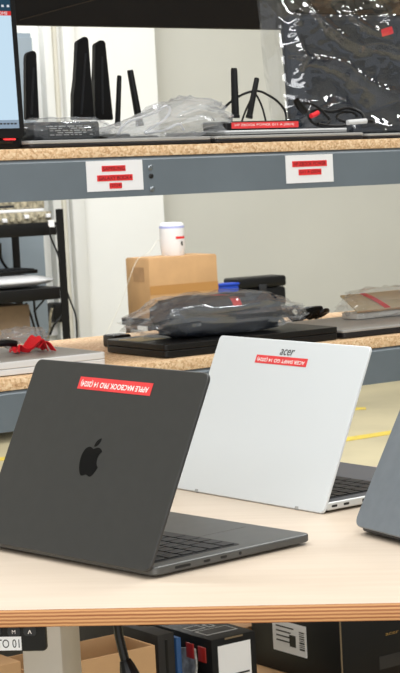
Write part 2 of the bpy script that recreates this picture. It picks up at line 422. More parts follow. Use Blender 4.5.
# ------------------------------------------------------------------ open laptops on the desk
def plane_uv(x, y, o):         # pixel on the lid plane, in the lid's own x, y
    mw = o.matrix_world; n = mw.to_3x3() @ Vector((0, 0, 1)); p0 = mw.translation; d = ray(x, y)
    p = CAM + d * ((p0 - CAM).dot(n) / d.dot(n)); return mw.inverted() @ p
def keyboard(base, W, y0, zt, rows=6, cols=14, kw=.0165, kh=.0155, gap=.0025):
    wk = cols * (kw + gap); dk = rows * (kh + gap)
    well = obj('keyboard', slab(new(), wk + .006, dk + .006, .003, zt - .0004, zt + .0003, .0001, y0=y0 - .003), M_keywell, base)
    meshes = {}
    for r in range(rows):
        if r == rows - 1: wid = [1, 1, 1, 1.25, 5, 1.25, 1, 1, 1]
        else: wid = {0: [1] * 14, 1: [1] * 13 + [1], 2: [1.4] + [1] * 12 + [.6], 3: [1.7] + [1] * 11 + [1.3], 4: [2.1] + [1] * 10 + [1.9]}[r]
        tot = sum(wid); sc = cols / tot; x = -wk / 2
        for f in wid:
            w = f * sc * (kw + gap) - gap; key = round(w, 4)
            if key not in meshes:
                o = obj('key', slab(new(), w, kh, .002, 0, .0013, .0003), M_key, base); meshes[key] = o.data
            else:
                o = bpy.data.objects.new('key', meshes[key]); COL.objects.link(o); o.parent = base
            o.location = (x + gap / 2 + w / 2, y0 + r * (kh + gap) + gap / 2, zt + .0003)
            x += w + gap
def laptop(name, label, x, y, yaw, lid, W, D, L, hz, zt, mats, R, ports, keys=True, lidth=.0042, z0=.003, inset=.010, deckm=None):
    t = thing(name, label, 'laptop', (x, y, HT), yaw)
    b = obj('base', slab(new(), W, D - inset, R, z0, zt, .0018, y0=inset), mats[1], t)
    for sx in (-1, 1):
        for yy in (.03, D - .02):
            obj('foot', lathe(new(), [(.008, 0), (.008, z0 - .0002), (.006, z0 + .0002)], 14), M_rubber, t, (sx * (W / 2 - .025), yy, 0))
    bm = new(); tube(bm, [(-W * .36, inset + .004, zt - .002), (W * .36, inset + .004, zt - .002)], .003, 10); obj('hinge', bm, M_plastic, t)
    if deckm: obj('deck', slab(new(), W - .005, D - inset - .005, R, zt - .0002, zt + .0002, .0001, y0=inset + .0025), deckm, b)
    ld = obj('lid', slab(new(), W, L, R, -lidth, 0, .0011), mats[0], t, (0, .004, hz), (lid, 0, 0))
    dp = obj('display', slab(new(), W - .008, L - .014, R * .8, -lidth - .0004, -lidth + .0002, .0001, y0=.008), M_glass, ld)
    zk = zt + (.0002 if deckm else 0)
    if keys: keyboard(b, W, .028, zk)
    else: obj('keyboard', slab(new(), W - .05, .11, .004, zk - .0003, zk + .0008, .0003, y0=.03), M_key, b)
    bm = new(); slab(bm, .125, .072, .004, zk - .0003, zk + .0002, .0001, y0=D - .085); obj('trackpad', bm, deckm or mats[1], b)
    for py, pw, ph in ports:
        bm = new(); slab(bm, pw, ph, min(ph * .48, .0015), -.0005, .0002, .0001)
        obj('port', bm, M_port, b, (W / 2, py, (z0 + zt) / 2 - ph / 2), (PI / 2, 0, PI / 2))
    return t, b, ld
mac, macb, macl = laptop('laptop', 'charcoal laptop with black apple emblem, half closed at the front of the desk', -.58511, 2.09193, -.71507, 1.13517,
    .3126, .2212, .214, .00874, .012, (M_macs, M_macbase), .0095, ((.047, .020, .0028), (.078, .0085, .0028), (.100, .0085, .0028), (.122, .0036, .0036)))
ace, aceb, acel = laptop('laptop', 'silver white laptop with red label, half closed behind the charcoal one', -.4482, 2.4391, -.78041, 1.15773,
    .3129, .2179, .208, .0012, .0125, (M_silver, M_silverbase), .006, ((.022, .0085, .0028), (.040, .0085, .0028), (.070, .012, .0045)), deckm=M_acerdeck)
yaw3, W3 = -.9292, .325
h3 = Vector((-.18894, 2.07445, 0))
gry, gryb, gryl = laptop('laptop', 'blue grey laptop cut by the right edge of the photo', h3.x, h3.y, yaw3, 1.07605,
    W3, .225, .224, .010, .0145, (M_grey, M_greydark), .0125, (), keys=False, inset=.011)
bpy.context.view_layer.update()
for fx in (-.105, .105): obj('lid_foot', box(new(), fx - .003, fx + .003, -.0008, .0035, -.002, .0007, .0005), M_lapgrey, acel)
# emblem on the charcoal lid
def path_pts(cmds, n=8):
    out = []; cur = Vector((0, 0))
    for c in cmds:
        if c[0] == 'M': cur = Vector(c[1]); out.append(cur.copy())
        else:
            p1, p2, p3_ = (cur + Vector(v) for v in c[1:])
            for k_ in range(1, n + 1):
                t = k_ / n; out.append(cur * (1 - t) ** 3 + p1 * 3 * t * (1 - t) ** 2 + p2 * 3 * t * t * (1 - t) + p3_ * t ** 3)
            cur = p3_
    return out
body = [('M', (12.152, 6.896)), ('c', (-.948, 0), (-2.415, -1.078), (-3.96, -1.04)), ('c', (-2.04, .027), (-3.91, 1.183), (-4.961, 3.014)),
        ('c', (-2.117, 3.675), (-.546, 9.103), (1.519, 12.09)), ('c', (1.013, 1.454), (2.208, 3.09), (3.792, 3.039)), ('c', (1.52, -.065), (2.09, -.987), (3.935, -.987)),
        ('c', (1.831, 0), (2.35, .987), (3.96, .948)), ('c', (1.637, -.026), (2.676, -1.48), (3.676, -2.948)), ('c', (1.156, -1.688), (1.636, -3.325), (1.662, -3.415)),
        ('c', (-.039, -.013), (-3.182, -1.221), (-3.22, -4.857)), ('c', (-.026, -3.04), (2.48, -4.494), (2.597, -4.559)), ('c', (-1.429, -2.09), (-3.623, -2.324), (-4.39, -2.376)),
        ('c', (-2, -.156), (-3.675, 1.09), (-4.61, 1.09))]
leaf = [('M', (15.53, 3.83)), ('c', (.843, -1.012), (1.4, -2.427), (1.245, -3.83)), ('c', (-1.207, .052), (-2.662, .805), (-3.532, 1.818)),
        ('c', (-.78, .896), (-1.454, 2.338), (-1.273, 3.714)), ('c', (1.338, .104), (2.715, -.688), (3.559, -1.701))]
bm = new(); sc = .043 / 24
for cm in (body, leaf):
    pts = path_pts(cm)
    if (pts[0] - pts[-1]).length < 1e-3: pts = pts[:-1]
    prism(bm, [((p.x - 12) * sc, (12 - p.y) * sc) for p in pts], .00002, .0003)
c = plane_uv(91, 457, macl)
obj('emblem', bm, M_logo, macl, (c.x, c.y, 0), smooth=False)
def red_label(ld, s, c0, c1, c2, flip=PI):
    a, b, d = (plane_uv(*q, ld) for q in (c0, c1, c2))   # top-left, top-right, bottom-left as seen
    w = (b - a).length; h = (d - a).length; mid = (b + d) / 2; ang = math.atan2(b.y - a.y, b.x - a.x)
    o = obj('name_label', box(new(), -w / 2, w / 2, -h / 2, h / 2, .0001, .0004), M_redlab, ld, (mid.x, mid.y, 0), (0, 0, ang))
    o['label'] = 'red label with white capitals, upside down'
    bm = new(); text_bm(bm, s, w * .93, h * .58, z=.0005, rot=flip, bold=.018); mesh_join(o, bm, M_white_ink)
red_label(macl, 'APPLE MACBOOK PRO 14 (2024)', (80.5, 376.5), (153, 383.5), (78, 388.5))
red_label(acel, 'ACER SWIFT GO 14 (2024)', (257, 354.5), (308, 359), (255, 362.5))
c = plane_uv(287.5, 352.5, acel)
bm = new(); text_bm(bm, 'acer', w=.029, h=.0078, z=.0002, shear=.25, rot=0)
obj('brand_lettering', bm, M_black_ink, acel, (c.x, c.y, 0), (0, 0, 0), smooth=False)

# ------------------------------------------------------------------ things on the upper shelf
def closed_laptop(label, u0, u1, v0, dep, z, th, m_top, m_base, split=.45, group=None, R=.008, name='closed_laptop'):
    t = thing(name, label, 'laptop', T((u0 + u1) / 2, v0, z), W_RACK, group)
    w = u1 - u0; zs = th * split
    obj('base', slab(new(), w, dep, R, .0016, zs, .0012), m_base, t)
    obj('lid', slab(new(), w, dep, R, zs + .0006, th, .0012), m_top, t)
    obj('hinge', box(new(), -w * .38, w * .38, dep - .012, dep - .002, zs - .001, zs + .0016), M_plastic, t)
    for yy in (.015, dep - .015): obj('foot', box(new(), -w / 2 + .02, w / 2 - .02, yy - .004, yy + .004, 0, .0018), M_rubber, t)
    return t
u = lambda x, y=142, v=.02: uat(x, y, v)
closed_laptop('thin grey closed laptop at the left of the upper shelf, under the cloudy plastic bag', u(28), u(211), .015, .24, ZU, .0125, M_lapgrey, M_lapdark, .5)
closed_laptop('dark closed laptop with grey lid lying under the small black router', u(213.5, 138), u(362, 135), .012, .235, ZU, .0125, M_lapgrey, M_lapdark, .55)
closed_laptop('closed laptop at the right end of the upper shelf, beside the sleeve in plastic', u(365.5, 134), u(365.5, 134) + .33, .012, .235, ZU, .010, M_lapgrey, M_lapdark, .5)
closed_laptop('slim silver closed laptop, topmost of the pair under the black router', u(229, 130), u(352, 130), .03, .20, ZU + .0127, .0085, M_lapsil, M_lapgrey, .5)

# open laptop with lit screen at the left end
vL = .035
uR = uat(20.5, 80, vL)
op = thing('open_laptop', 'open laptop with lit pale blue screen at the left end of the upper shelf', 'laptop', T(uR - .18, vL, ZU), W_RACK)
obj('base', slab(new(), .36, .235, .008, .002, .018, .0015, y0=.004), M_plastic, op)
obj('keyboard', slab(new(), .3, .11, .004, .0012, .0021, .0003, y0=.03), M_key, op)
obj('foot', box(new(), -.16, .16, .02, .028, 0, .0022), M_rubber, op); obj('foot', box(new(), -.16, .16, .2, .208, 0, .0022), M_rubber, op)
ul_, zl_ = on_v(5, 139, vL)
lam = obj('status_light', box(new(), .147, .164, -.0037, .004, zl_ - ZU - .002, zl_ - ZU + .0005), emis('red_light', (255, 60, 60), 1.5), op)
bm = new(); tube(bm, [(-.16, .001, .012), (.16, .001, .012)], .0035, 10); obj('hinge', bm, M_plastic, op)
ldo = obj('lid', slab(new(), .36, .25, .006, -.007, 0, .001), M_plastic, op, (0, -.004, .0175), (PI / 2 - .03, 0, 0))
# lid local z points to the viewer
Wd, Hd = .342, .228
dsp = obj('display', box(new(), -Wd / 2, Wd / 2, .015, .015 + Hd, .0001, .0006), M_display, ldo)
yt = zat(8, 11, vL) - ZU - .0175; yb = zat(8, 15.5, vL) - ZU - .0175
bm = new(); box(bm, -Wd / 2, Wd / 2, yb, yt, .0007, .0009); rb = obj('red_band', bm, M_dispred, dsp)
text_bm2 = new(); text_bm(text_bm2, 'HOME', h=.0052, cx=Wd / 2 - .016, cy=(yt + yb) / 2, z=.001); mesh_join(rb, text_bm2, M_disptext)
bm = new(); box(bm, -Wd / 2, Wd / 2, yt, .015 + Hd, .0007, .0009); hb = obj('header', bm, M_disphead, dsp)
bm = new()
for k_ in range(5): box(bm, Wd / 2 - .006 - k_ * .009, Wd / 2 - .002 - k_ * .009, yt + .006, yt + .0095, .001, .0011)
mesh_join(hb, bm, M_disptext)
y2 = zat(8, 122, vL) - ZU - .0175
bm = new(); box(bm, -Wd / 2, Wd / 2, .015, y2 + .003, .0007, .0009); tb = obj('taskbar', bm, M_dispbar, dsp)
bm = new()
for k_ in range(6): box(bm, Wd / 2 - .008 - k_ * .006, Wd / 2 - .004 - k_ * .006, y2 - .004, y2 - .0015, .001, .0011)
mesh_join(tb, bm, M_black_ink)

# routers with aerials
def flat_antenna(root, outline, v, vth=.012):
    pts = [on_v(x, y, v) for x, y in outline]
    bm = new(); prism(bm, [(u_ - root['u0'], z_ - root['z0']) for u_, z_ in pts], -vth / 2, vth / 2)
    bmesh.ops.bevel(bm, geom=bm.edges[:], offset=.0015, segments=2, affect='EDGES')
    o = obj('antenna', bm, M_plastic, root, (0, v - root['v0'], 0), (PI / 2, 0, 0))
    (xa, za), (xb, zb) = pts[0], pts[1]; (xc, zc) = pts[3]
    bm = new(); tube(bm, [((xa * .6 + xb * .4) - root['u0'], za - root['z0'] + .01, vth / 2), (xc - root['u0'] - .003, zc - root['z0'] - .03, vth / 2)], .0022, 6); obj('rib', bm, M_plastic2, o)
    return o
def rod_antenna(root, xt, yt, xb, yb, v, wpx):
    ut, zt = on_v(xt, yt, v); ub, zb = on_v(xb, yb, v); r = wpx * .00182 / 2
    bm = new(); a = Vector((ub - root['u0'], v - root['v0'], zb - root['z0'])); b = Vector((ut - root['u0'], v - root['v0'], zt - root['z0']))
    pts = [a, a.lerp(b, .06), a.lerp(b, .07), a.lerp(b, .97), b]
    tube(bm, pts, r, 10, [1.15, 1.15, 1, .85, .7]); return obj('antenna', bm, M_plastic, root)
def router(label, u0, v0, z0, w, d, h, m_=M_plastic):
    t = thing('router', label, 'router', T(u0, v0, z0), W_RACK); t['u0'] = u0; t['v0'] = v0; t['z0'] = z0
    obj('body', slab(new(), w, d, .006, .001, h, .003, y0=-d / 2), m_, t)
    for sx in (-1, 1): obj('foot', box(new(), sx * w * .35 - .006, sx * w * .35 + .006, -d * .3, d * .3, 0, .0012), M_rubber, t)
    return t
vr = .40
ra = router('black router with three broad fin aerials, beside the open laptop', uat(66, 130, vr), vr - .035, ZU, uat(110, 130, vr) - uat(22, 130, vr), .085, .024)
flat_antenna(ra, [(71.5, 120), (93, 120), (87, 39), (84.5, 36.5), (75.5, 42), (74, 80), (72, 95)], vr)
flat_antenna(ra, [(94.5, 120), (112, 120), (104, 42), (101, 40), (93.5, 44.5), (93, 80)], vr)
flat_antenna(ra, [(25, 120), (38, 120), (35, 53), (32.5, 50.5), (26, 53), (24.5, 58)], vr)
rb_ = router('black router with two slim rod aerials, behind the cloudy plastic bag', uat(130, 130, vr), vr - .03, ZU, .052, .06, .02)
rod_antenna(rb_, 119.3, 75.5, 117.5, 126, vr, 5.5); rod_antenna(rb_, 130, 70, 140, 126, vr, 7.5)
zs = ZU + .0127 + .0087
v2 = .045
ux0, ux1 = uat(226, 122, v2), uat(300, 120, v2)
rc = router('small black router with red label and two thin rod aerials, on the slim silver laptop', (ux0 + ux1) / 2, v2 + .04, zs, ux1 - ux0, .075, .0155)
rod_antenna(rc, 234, 68, 235.5, 118, v2 + .07, 7.5); rod_antenna(rc, 257, 78, 249, 118, v2 + .07, 6)
o = obj('name_label', box(new(), uat(232, 122, v2) - (ux0 + ux1) / 2, uat(299, 122, v2) - (ux0 + ux1) / 2, -.0383, -.0376, .003, .0135), M_redlab, rc)
o['label'] = 'red label strip on the front edge'
bm = new(); text_bm(bm, 'HP ZBOOK POWER G11 A (2024)', (ux1 - ux0) * .8, .005, cy=.0083, cx=.003, z=.0384, xz=True); mesh_join(o, bm, M_white_ink)
# thin black cords arching over the router
def cord(name, label, pts, r, m_, cat='cable', group=None, root=None, n=7):
    bm = new(); P = smooth_path(pts, n); o0 = P[0].copy()
    tube(bm, [p - o0 for p in P], r, 7)
    o = obj(name, bm, m_, None, o0); return tag(o, label, cat, group)
def pv(x, y, v): a, z = on_v(x, y, v); return T(a, v, z)
va = v2 + .1
cord('cable', 'thin black cable arching over the small router', [pv(222, 110, va), pv(232, 101, va), pv(245, 93.5, va), pv(258, 91, va), pv(268, 95, va), pv(277, 101, va), pv(284, 109, va), pv(286, 116, va), pv(287, 127, va)], .0022, M_plastic)
cord('cable', 'thin black cable looping between the rod aerials of the small router', [pv(240, 127, va + .02), pv(246, 110, va + .02), pv(254, 95, va + .02), pv(258, 98, va + .02), pv(263, 110, va + .02), pv(267, 127, va + .02)], .0018, M_plastic)

# power adapter in its bag, then the cloudy bag with a pale cable
zb1 = ZU + .0127
ua0, ua1 = uat(34, 128, .06), uat(100, 128, .06)
ad = thing('power_adapter', 'black power adapter with printed grey label, beside the open laptop', 'adapter', T((ua0 + ua1) / 2, .06, zb1), W_RACK)
wa = ua1 - ua0
obj('body', box(new(), -wa / 2, wa / 2, 0, .05, 0, .029, .004, 3), M_plastic2, ad)
lb_ = obj('rating_label', box(new(), -wa * .30, wa * .42, -.0006, .0001, .005, .0245), M_plastic, ad); lb_['label'] = 'grey printed rating label'
bm = new()
for r_ in range(5):
    x = -wa * .27
    while x < wa * .36:
        l = random.uniform(.004, .014)
        if random.random() < .75: box(bm, x, min(x + l, wa * .4), -.0011, -.0007, .0075 + r_ * .0034, .009 + r_ * .0034)
        x += l + .003
mesh_join(lb_, bm, M_lapgrey)
bm = new(); tube(bm, smooth_path([(-wa / 2 + .002, .03, .012), (-wa / 2 - .02, .03, .02), (-wa / 2 - .04, .05, .012), (-wa / 2 - .02, .09, .02)]), .0025, 7); obj('cord', bm, M_plastic, ad)
def bag(name, label, loc, sx, sy, sz, m_, seed, amp=.14, p=3, rz=W_RACK, group=None, fr=3., ramp=None):
    bm = new(); pillow(bm, sx, sy, sz, seed, amp, p, 44, 24, fr)
    if ramp:
        for q in bm.verts:
            t = max(0, min(1, q.co.x / sx + .5)); k_ = t * (len(ramp) - 1); i_ = min(int(k_), len(ramp) - 2)
            q.co.z *= ramp[i_] + (ramp[i_ + 1] - ramp[i_]) * (k_ - i_)
    o = obj(name, bm, m_, None, loc, (0, 0, rz), ang=60); return tag(o, label, 'bag', group)
bag('plastic_bag', 'clear plastic bag around the labelled power adapter on the upper shelf', T(uat(62, 128, .085), .085, zb1), uat(104, 128, .085) - uat(20, 128, .085), .11, .036, M_film, 3)
ub0, ub1 = uat(98, 125, .1), uat(226, 120, .1)
bag('plastic_bag', 'crumpled cloudy plastic bag with pale cable, in front of the slim rod aerials', T((ub0 + ub1) / 2 + .0, .1, zb1), (ub1 - ub0) * .96, .15, .062, M_film2, 8, .2, 2.4, ramp=(.4, .45, .6, .85, 1.1, 1.1, .7))
cb = [pv(118, 134, .1), pv(122, 127, .1), pv(130, 121, .1), pv(142, 117, .1), pv(156, 112, .1), pv(166, 106, .1), pv(170, 110, .1), pv(165, 119, .1), pv(155, 126, .1), pv(145, 133, .1), pv(165, 130, .1), pv(178, 124, .1), pv(184, 130, .1)]
cord('cable', 'pale cable coiled inside the cloudy plastic bag on the upper shelf', cb, .0022, M_whiteplastic)

# sleeve in a glossy plastic bag
vs_ = .13
us0, zst = on_v(291, 12, vs_); us1 = us0 + .36; zs0 = ZU + .0128
slv = thing('laptop_sleeve', 'dark navy laptop sleeve standing in a clear plastic bag on the upper shelf', 'sleeve', T((us0 + us1) / 2, vs_, zs0), W_RACK)
wS, hS = us1 - us0, zst - zs0
obj('body', slab(new(), wS, hS, .022, -.034, 0, .012), M_navy, slv, (0, 0, .001), (PI / 2 - .06, 0, 0))
def ring_path(W, D, R, z, ins): return [(x, y + ins, z) for x, y in rrect(W - 2 * ins, D - 2 * ins, R - ins)]
bm = new(); pr = ring_path(wS, hS, .022, -.017, -.0012); tube(bm, pr + [pr[0]], .0022, 6); obj('zip', bm, M_plastic, slv, (0, 0, .001), (PI / 2 - .06, 0, 0))
uq, zq = on_v(390, 31, vs_)
o = obj('tag', slab(new(), .035, .014, .002, 0, .0015, .0005), M_redfab, slv, (uq - (us0 + us1) / 2, .012, zq - zs0 - .008), (PI / 2 - .06, -.25, 0)); o['label'] = 'red fabric tag'
# the bag: a crumpled shell standing around the sleeve, loose flap at its left
bm = new(); nu, nz = 110, 80; z1b = zat(280, -8, .1) - zs0
uL = uat(272, 100, vs_) - (us0 + us1) / 2; uRb = wS / 2 + .03
grids = []
for sgn in (-1, 1):
    g = []
    for j in range(nz + 1):
        row = []
        for i in range(nu + 1):
            a, b = i / nu, j / nz; x = uL + (uRb - uL) * a - (1 - b) * (-.012) * (1 - a); z = .001 + z1b * b
            ins_ = max(0, min(1, (x + wS / 2 + .012) / .03))
            thk = (.026 + .0) * ins_ * min(1, (1 - b) * 6 + .12) * min(1, (1 - a) * 8) + .0015
            nn = noise.turbulence(Vector((x * 8, z * 8, sgn * 3.3)), 4, True) * .018 - .006
            fold = (1 - abs(noise.noise(Vector((x * 5 + z * 11, x * 7 - z * 4, 5 + sgn))))) ** 5 * .016
            yy = sgn * thk - .0 + (nn + fold) * sgn * (.3 + .7 * ins_)
            yy = max(.0008, yy) if sgn > 0 else min(-.0008, yy)
            row.append(bm.verts.new((x, .017 + yy + .06 * z, z)))
        g.append(row)
    grids.append(g)
for g in grids:
    for j in range(nz):
        for i in range(nu): bm.faces.new((g[j][i], g[j][i + 1], g[j + 1][i + 1], g[j + 1][i]))
f_, b_ = grids
for j in range(nz):
    for i in (0, nu): bm.faces.new((f_[j][i], f_[j + 1][i], b_[j + 1][i], b_[j][i]))
for i in range(nu): bm.faces.new((f_[0][i], f_[0][i + 1], b_[0][i + 1], b_[0][i]))
tag(obj('plastic_bag', bm, M_film3, None, T((us0 + us1) / 2, vs_, zs0), (0, 0, W_RACK), ang=70), 'large glossy clear plastic bag around the navy laptop sleeve', 'bag')

# black charging cable coiled in front of the sleeve
cc = thing('charging_cable', 'black charging cable coiled with a red tie, in front of the navy sleeve', 'cable', T(uat(325, 124, .06), .06, zb1), W_RACK)
u0c = uat(325, 124, .06)
def lp(x, y, v=.06): a, z = on_v(x, y, v); return Vector((a - u0c, v - .06, max(z - zb1, .0028)))
bm = new(); tube(bm, smooth_path([lp(300, 108, .05), lp(306, 103, .055), lp(316, 106, .06), lp(324, 113, .062), lp(330, 121, .06), lp(322, 126, .05), lp(312, 122, .05), lp(309, 114, .058), lp(318, 110, .066), lp(332, 112, .068), lp(348, 108, .066), lp(361, 113, .062), lp(363, 120, .056), lp(352, 123, .054), lp(338, 119, .06), lp(340, 113, .07), lp(352, 112, .072), lp(357, 118, .066), lp(346, 125, .05), lp(332, 126, .046), lp(318, 124, .044)], 6), .0027, 7)
obj('cord', bm, M_plastic, cc)
bm = new(); tube(bm, [lp(296, 100, .048), lp(300, 106, .05), lp(305, 112, .052)], .0078, 10, [.75, 1, .8]); obj('plug', bm, M_plastic, cc)
bm = new(); tube(bm, [lp(347.5, 122.5, .04), lp(366, 121, .04)], .0048, 10); o = obj('connector', bm, M_lapsil, cc); o['label'] = 'silver connector'
bm = new(); tube(bm, [lp(366.5, 121, .04), lp(372, 121.5, .04)], .0036, 10); obj('connector_tip', bm, M_plastic, cc)
bm = new(); tube(bm, [lp(311, 116, .045), lp(315, 114.5, .047), lp(318, 112.5, .049)], .0042, 10); o = obj('tie', bm, M_redfab, cc); o['label'] = 'red tie'

# ------------------------------------------------------------------ things on the lower shelf
u1_ = uat(107, 364, .03)
sl = closed_laptop('closed silver laptop lying at the left of the lower shelf', u1_ - .36, u1_, .03, .245, ZL, .0225, M_lapsil, M_lapsil, .5)
o = obj('lid_cover', slab(new(), .352, .237, .007, .0224, .0229, .0001, y0=.004), M_laptopgrey2, sl); o['label'] = 'grey lid surface'
zA = ZL + .0231
rs = thing('strap', 'crumpled red strap on the closed silver laptop', 'strap', pv(30, 350, .14), W_RACK)
def sheet(bm, nx, ny, fn):
    g = [[bm.verts.new(fn(i / nx, j / ny)) for i in range(nx + 1)] for j in range(ny + 1)]
    for j in range(ny):
        for i in range(nx): bm.faces.new((g[j][i], g[j][i + 1], g[j + 1][i + 1], g[j + 1][i]))
    return bm
def solid(bm, th):
    bmesh.ops.recalc_face_normals(bm, faces=bm.faces); bmesh.ops.solidify(bm, geom=bm.faces[:], thickness=th); return bm
zr = zA - rs.location.z
def rib(a, b):
    x = -.028 + .056 * a; z = zr + .002 + .024 * math.sin(PI * a) ** .6 * (.55 + .45 * math.cos(9 * a)) ; y = (b - .5) * .036 + .010 * math.sin(7 * a)
    return (x, y, max(z + .004 * math.sin(11 * b + 5 * a), zr + .002))
obj('band', solid(sheet(new(), 26, 8, rib), .0012), M_redfab, rs)
def rib2(a, b):
    x = .006 + .026 * a; z = zr + .002 + .02 * math.sin(PI * (a * .8 + .1)) ; y = -.012 + (b - .5) * .016 - .008 * a
    return (x, y, max(z - .008 * a, zr + .0015))
obj('loose_end', solid(sheet(new(), 12, 6, rib2), .0012), M_redfab, rs)
cord('cable', 'black cable ending beside the red strap on the silver laptop', [pv(-30, 346, .15), pv(-14, 347, .15), pv(0, 343.5, .15), pv(9, 343, .15), pv(16, 344, .15)], .0062, M_plastic)
bag('plastic_bag', 'small frosted plastic bag behind the red strap on the silver laptop', T(uat(25, 342, .2), .205, zA), .075, .045, .036, M_film2, 5, .2)

# thick black laptop at the middle
uk0, uk1 = uat(165, 352, .03), uat(339, 333, .03)
closed_laptop('thick black closed laptop in the middle of the lower shelf, under the bulging clear bag', uk0, uk1, .03, .195, ZL, .0235, M_plastic, M_plastic, .55)
zB = ZL + .0237
tag(obj('card', box(new(), -.026, .026, -.03, .03, 0, .001, .0002), M_cream, None, on_z(142, 339.5, zB), (0, 0, W_RACK + .12)), 'cream card lying on the black closed laptop', 'card')
ad2 = thing('power_adapter', 'small black power adapter behind the left corner of the thick black laptop', 'adapter', T(uat(117.5, 345, .31), .31, ZL), W_RACK)
obj('body', box(new(), -.018, .018, -.02, .02, 0, .022, .004, 3), M_plastic, ad2)
bm = new(); tube(bm, smooth_path([(.018, 0, .008), (.04, .0, .006), (.07, .02, .004)]), .0025, 7); obj('cord', bm, M_plastic, ad2)
# navy pouch in a clear bag on it
up = uat(205, 320, .13)
po = thing('pouch', 'dark navy padded pouch with red strap, inside the bulging clear bag', 'pouch', T(up, .13, zB), W_RACK)
lx0, lx1 = uat(163, 318, .13) - up, uat(268, 308, .13) - up; hP = zat(235, 295.5, .13) - zB
bm = new(); pillow(bm, (lx1 - lx0) * 1.02, .10, hP * 1.06, 12, .08, 6, q=.3); obj('body', bm, M_navy, po, ((lx0 + lx1) / 2, 0, 0.0), ang=60)
bm = new(); tube(bm, smooth_path([(lx0 + .012, -.02, .012), (lx0 + .005, -.03, .022), (lx0 + .02, -.034, .031), (lx0 + .05, -.036, .032), (lx0 + .08, -.03, .035)]), .006, 9); obj('handle', bm, M_navy, po)
a, z = on_v(235, 302, .085)
def rstrap(i, j):
    t = .35 + 1.4 * i
    ct, st_ = math.cos(t), math.sin(t)
    return (a - up + (j - .5) * .017, -.055 * math.copysign(abs(ct) ** .45, ct), hP * .5 + hP * .55 * math.copysign(abs(st_) ** .6, st_))
obj('strap', solid(sheet(new(), 14, 4, rstrap), .0012), M_redfab, po)
bag('plastic_bag', 'bulging clear plastic bag holding the navy pouch, on the thick black laptop', T(uat(216, 320, .125), .125, zB), (uat(304, 312, .125) - uat(128, 330, .125)) * .92, .14, hP + .01, M_film4, 21, .17, 3.2, ramp=(.7, .95, 1, 1, 1, .9, .7))
# grey laptop at the right
ug = uat(343.5, 332, .03)
closed_laptop('grey closed laptop at the right of the lower shelf beside the black one', ug, ug + .345, .03, .245, ZL, .016, M_lapgrey, M_lapdark, .65)
zG = ZL + .0162
# bag with card and red ribbon on it
ur = uat(372, 305, .2)
cr = thing('card_sleeve', 'tan card sleeve with red ribbon on the grey closed laptop', 'sleeve', T(ur, .2, zG), W_RACK)
cd_ = obj('card', box(new(), -.05, .09, 0, .06, 0, .003, .0005), M_cream, cr, (0, -.02, .0135), (.5, 0, 0))
obj('card_edge', box(new(), -.05, .09, -.002, 0, 0, .004, .0005), M_card, cd_)
obj('insert', box(new(), -.05, .085, -.018, .03, .0005, .012, .002), M_column, cr)
def rrb(i, j): return (.0 + .022 * i + (j - .5) * .013, .002 + .056 * (1 - i), .0045 + .002 * math.sin(PI * i))
obj('ribbon', solid(sheet(new(), 10, 4, rrb), .001), M_redfab, cd_)
bag('plastic_bag', 'clear plastic bag over the tan card sleeve at the right of the lower shelf', T(uat(376, 305, .2) + .02, .2, zG), .19, .10, .056, M_film, 31, .16, 2.6)
# black cables behind
cx_ = uat(300, 312, .34)
cbn = thing('cable_bundle', 'tangled black cable bundle behind the grey closed laptop', 'cable', T(cx_, .34, ZL), W_RACK)
bm = new(); pts = []
random.seed(3)
for k_ in range(26):
    a = k_ * 1.35; pts.append((-.05 + .105 * (k_ / 25) + .014 * math.cos(a), .02 * math.sin(a), .006 + .030 * abs(math.sin(a * .57)) * (1 - .5 * k_ / 25) + .006 * random.random()))
tube(bm, smooth_path(pts, 5), .0042, 7); obj('cord', bm, M_plastic, cbn)
obj('plug', box(new(), .01, .042, -.02, .0, .02, .036, .004), M_plastic, cbn)

# ------------------------------------------------------------------ far side: table with carton, router, boxes
VB = 4.75
zt = zat(250, 306, VB)
ut0, ut1 = uat(149, 316, VB - .2), uat(291, 302, VB - .2)
tb_ = thing('side_table', 'dark side table against the wall behind the rack, carrying the carton', 'table', T((ut0 + ut1) / 2, VB, 0), W_RACK)
wt = ut1 - ut0
obj('top', box(new(), -wt / 2, wt / 2, -.21, .03, zt - .03, zt, .003), M_blacksteel, tb_)
for sx in (-1, 1):
    for y in (-.18, 0): obj('leg', box(new(), sx * (wt / 2 - .03) - .018, sx * (wt / 2 - .03) + .018, y - .018, y + .018, 0, zt - .03), M_blacksteel, tb_)
uc0, uc1 = uat(148.5, 260, VB - .2), uat(216.5, 254, VB - .2)
zc1 = zat(182, 257, VB - .2)
wC = uc1 - uc0
car = thing('cardboard_box', 'tan taped cardboard box with the white cylinder on top', 'box', T((uc0 + uc1) / 2, VB - .2, zt), W_RACK)
hC = zc1 - zt
obj('carton', box(new(), -wC / 2, wC / 2, 0, .19, 0, hC, .003), M_card, car)
obj('tape', box(new(), -wC / 2 - .0006, wC / 2 + .0004, -.0008, .0, hC * .40, hC * .55), M_tape, car)
for s0 in (-1, 1): pass
obj('flap', box(new(), -wC / 2 + .003, wC / 2 - .003,   .005, .093, hC, hC + .003, .001), M_card, car); obj('flap', box(new(), -wC / 2 + .003, wC / 2 - .003,   .097, .185, hC, hC + .003, .001), M_card, car)
bm = new(); box(bm, -wC / 2 - .0008, -wC / 2 - .0001, .04, .13, hC * .62, hC * .86); pt = obj('printed_mark', bm, M_carddark, car)
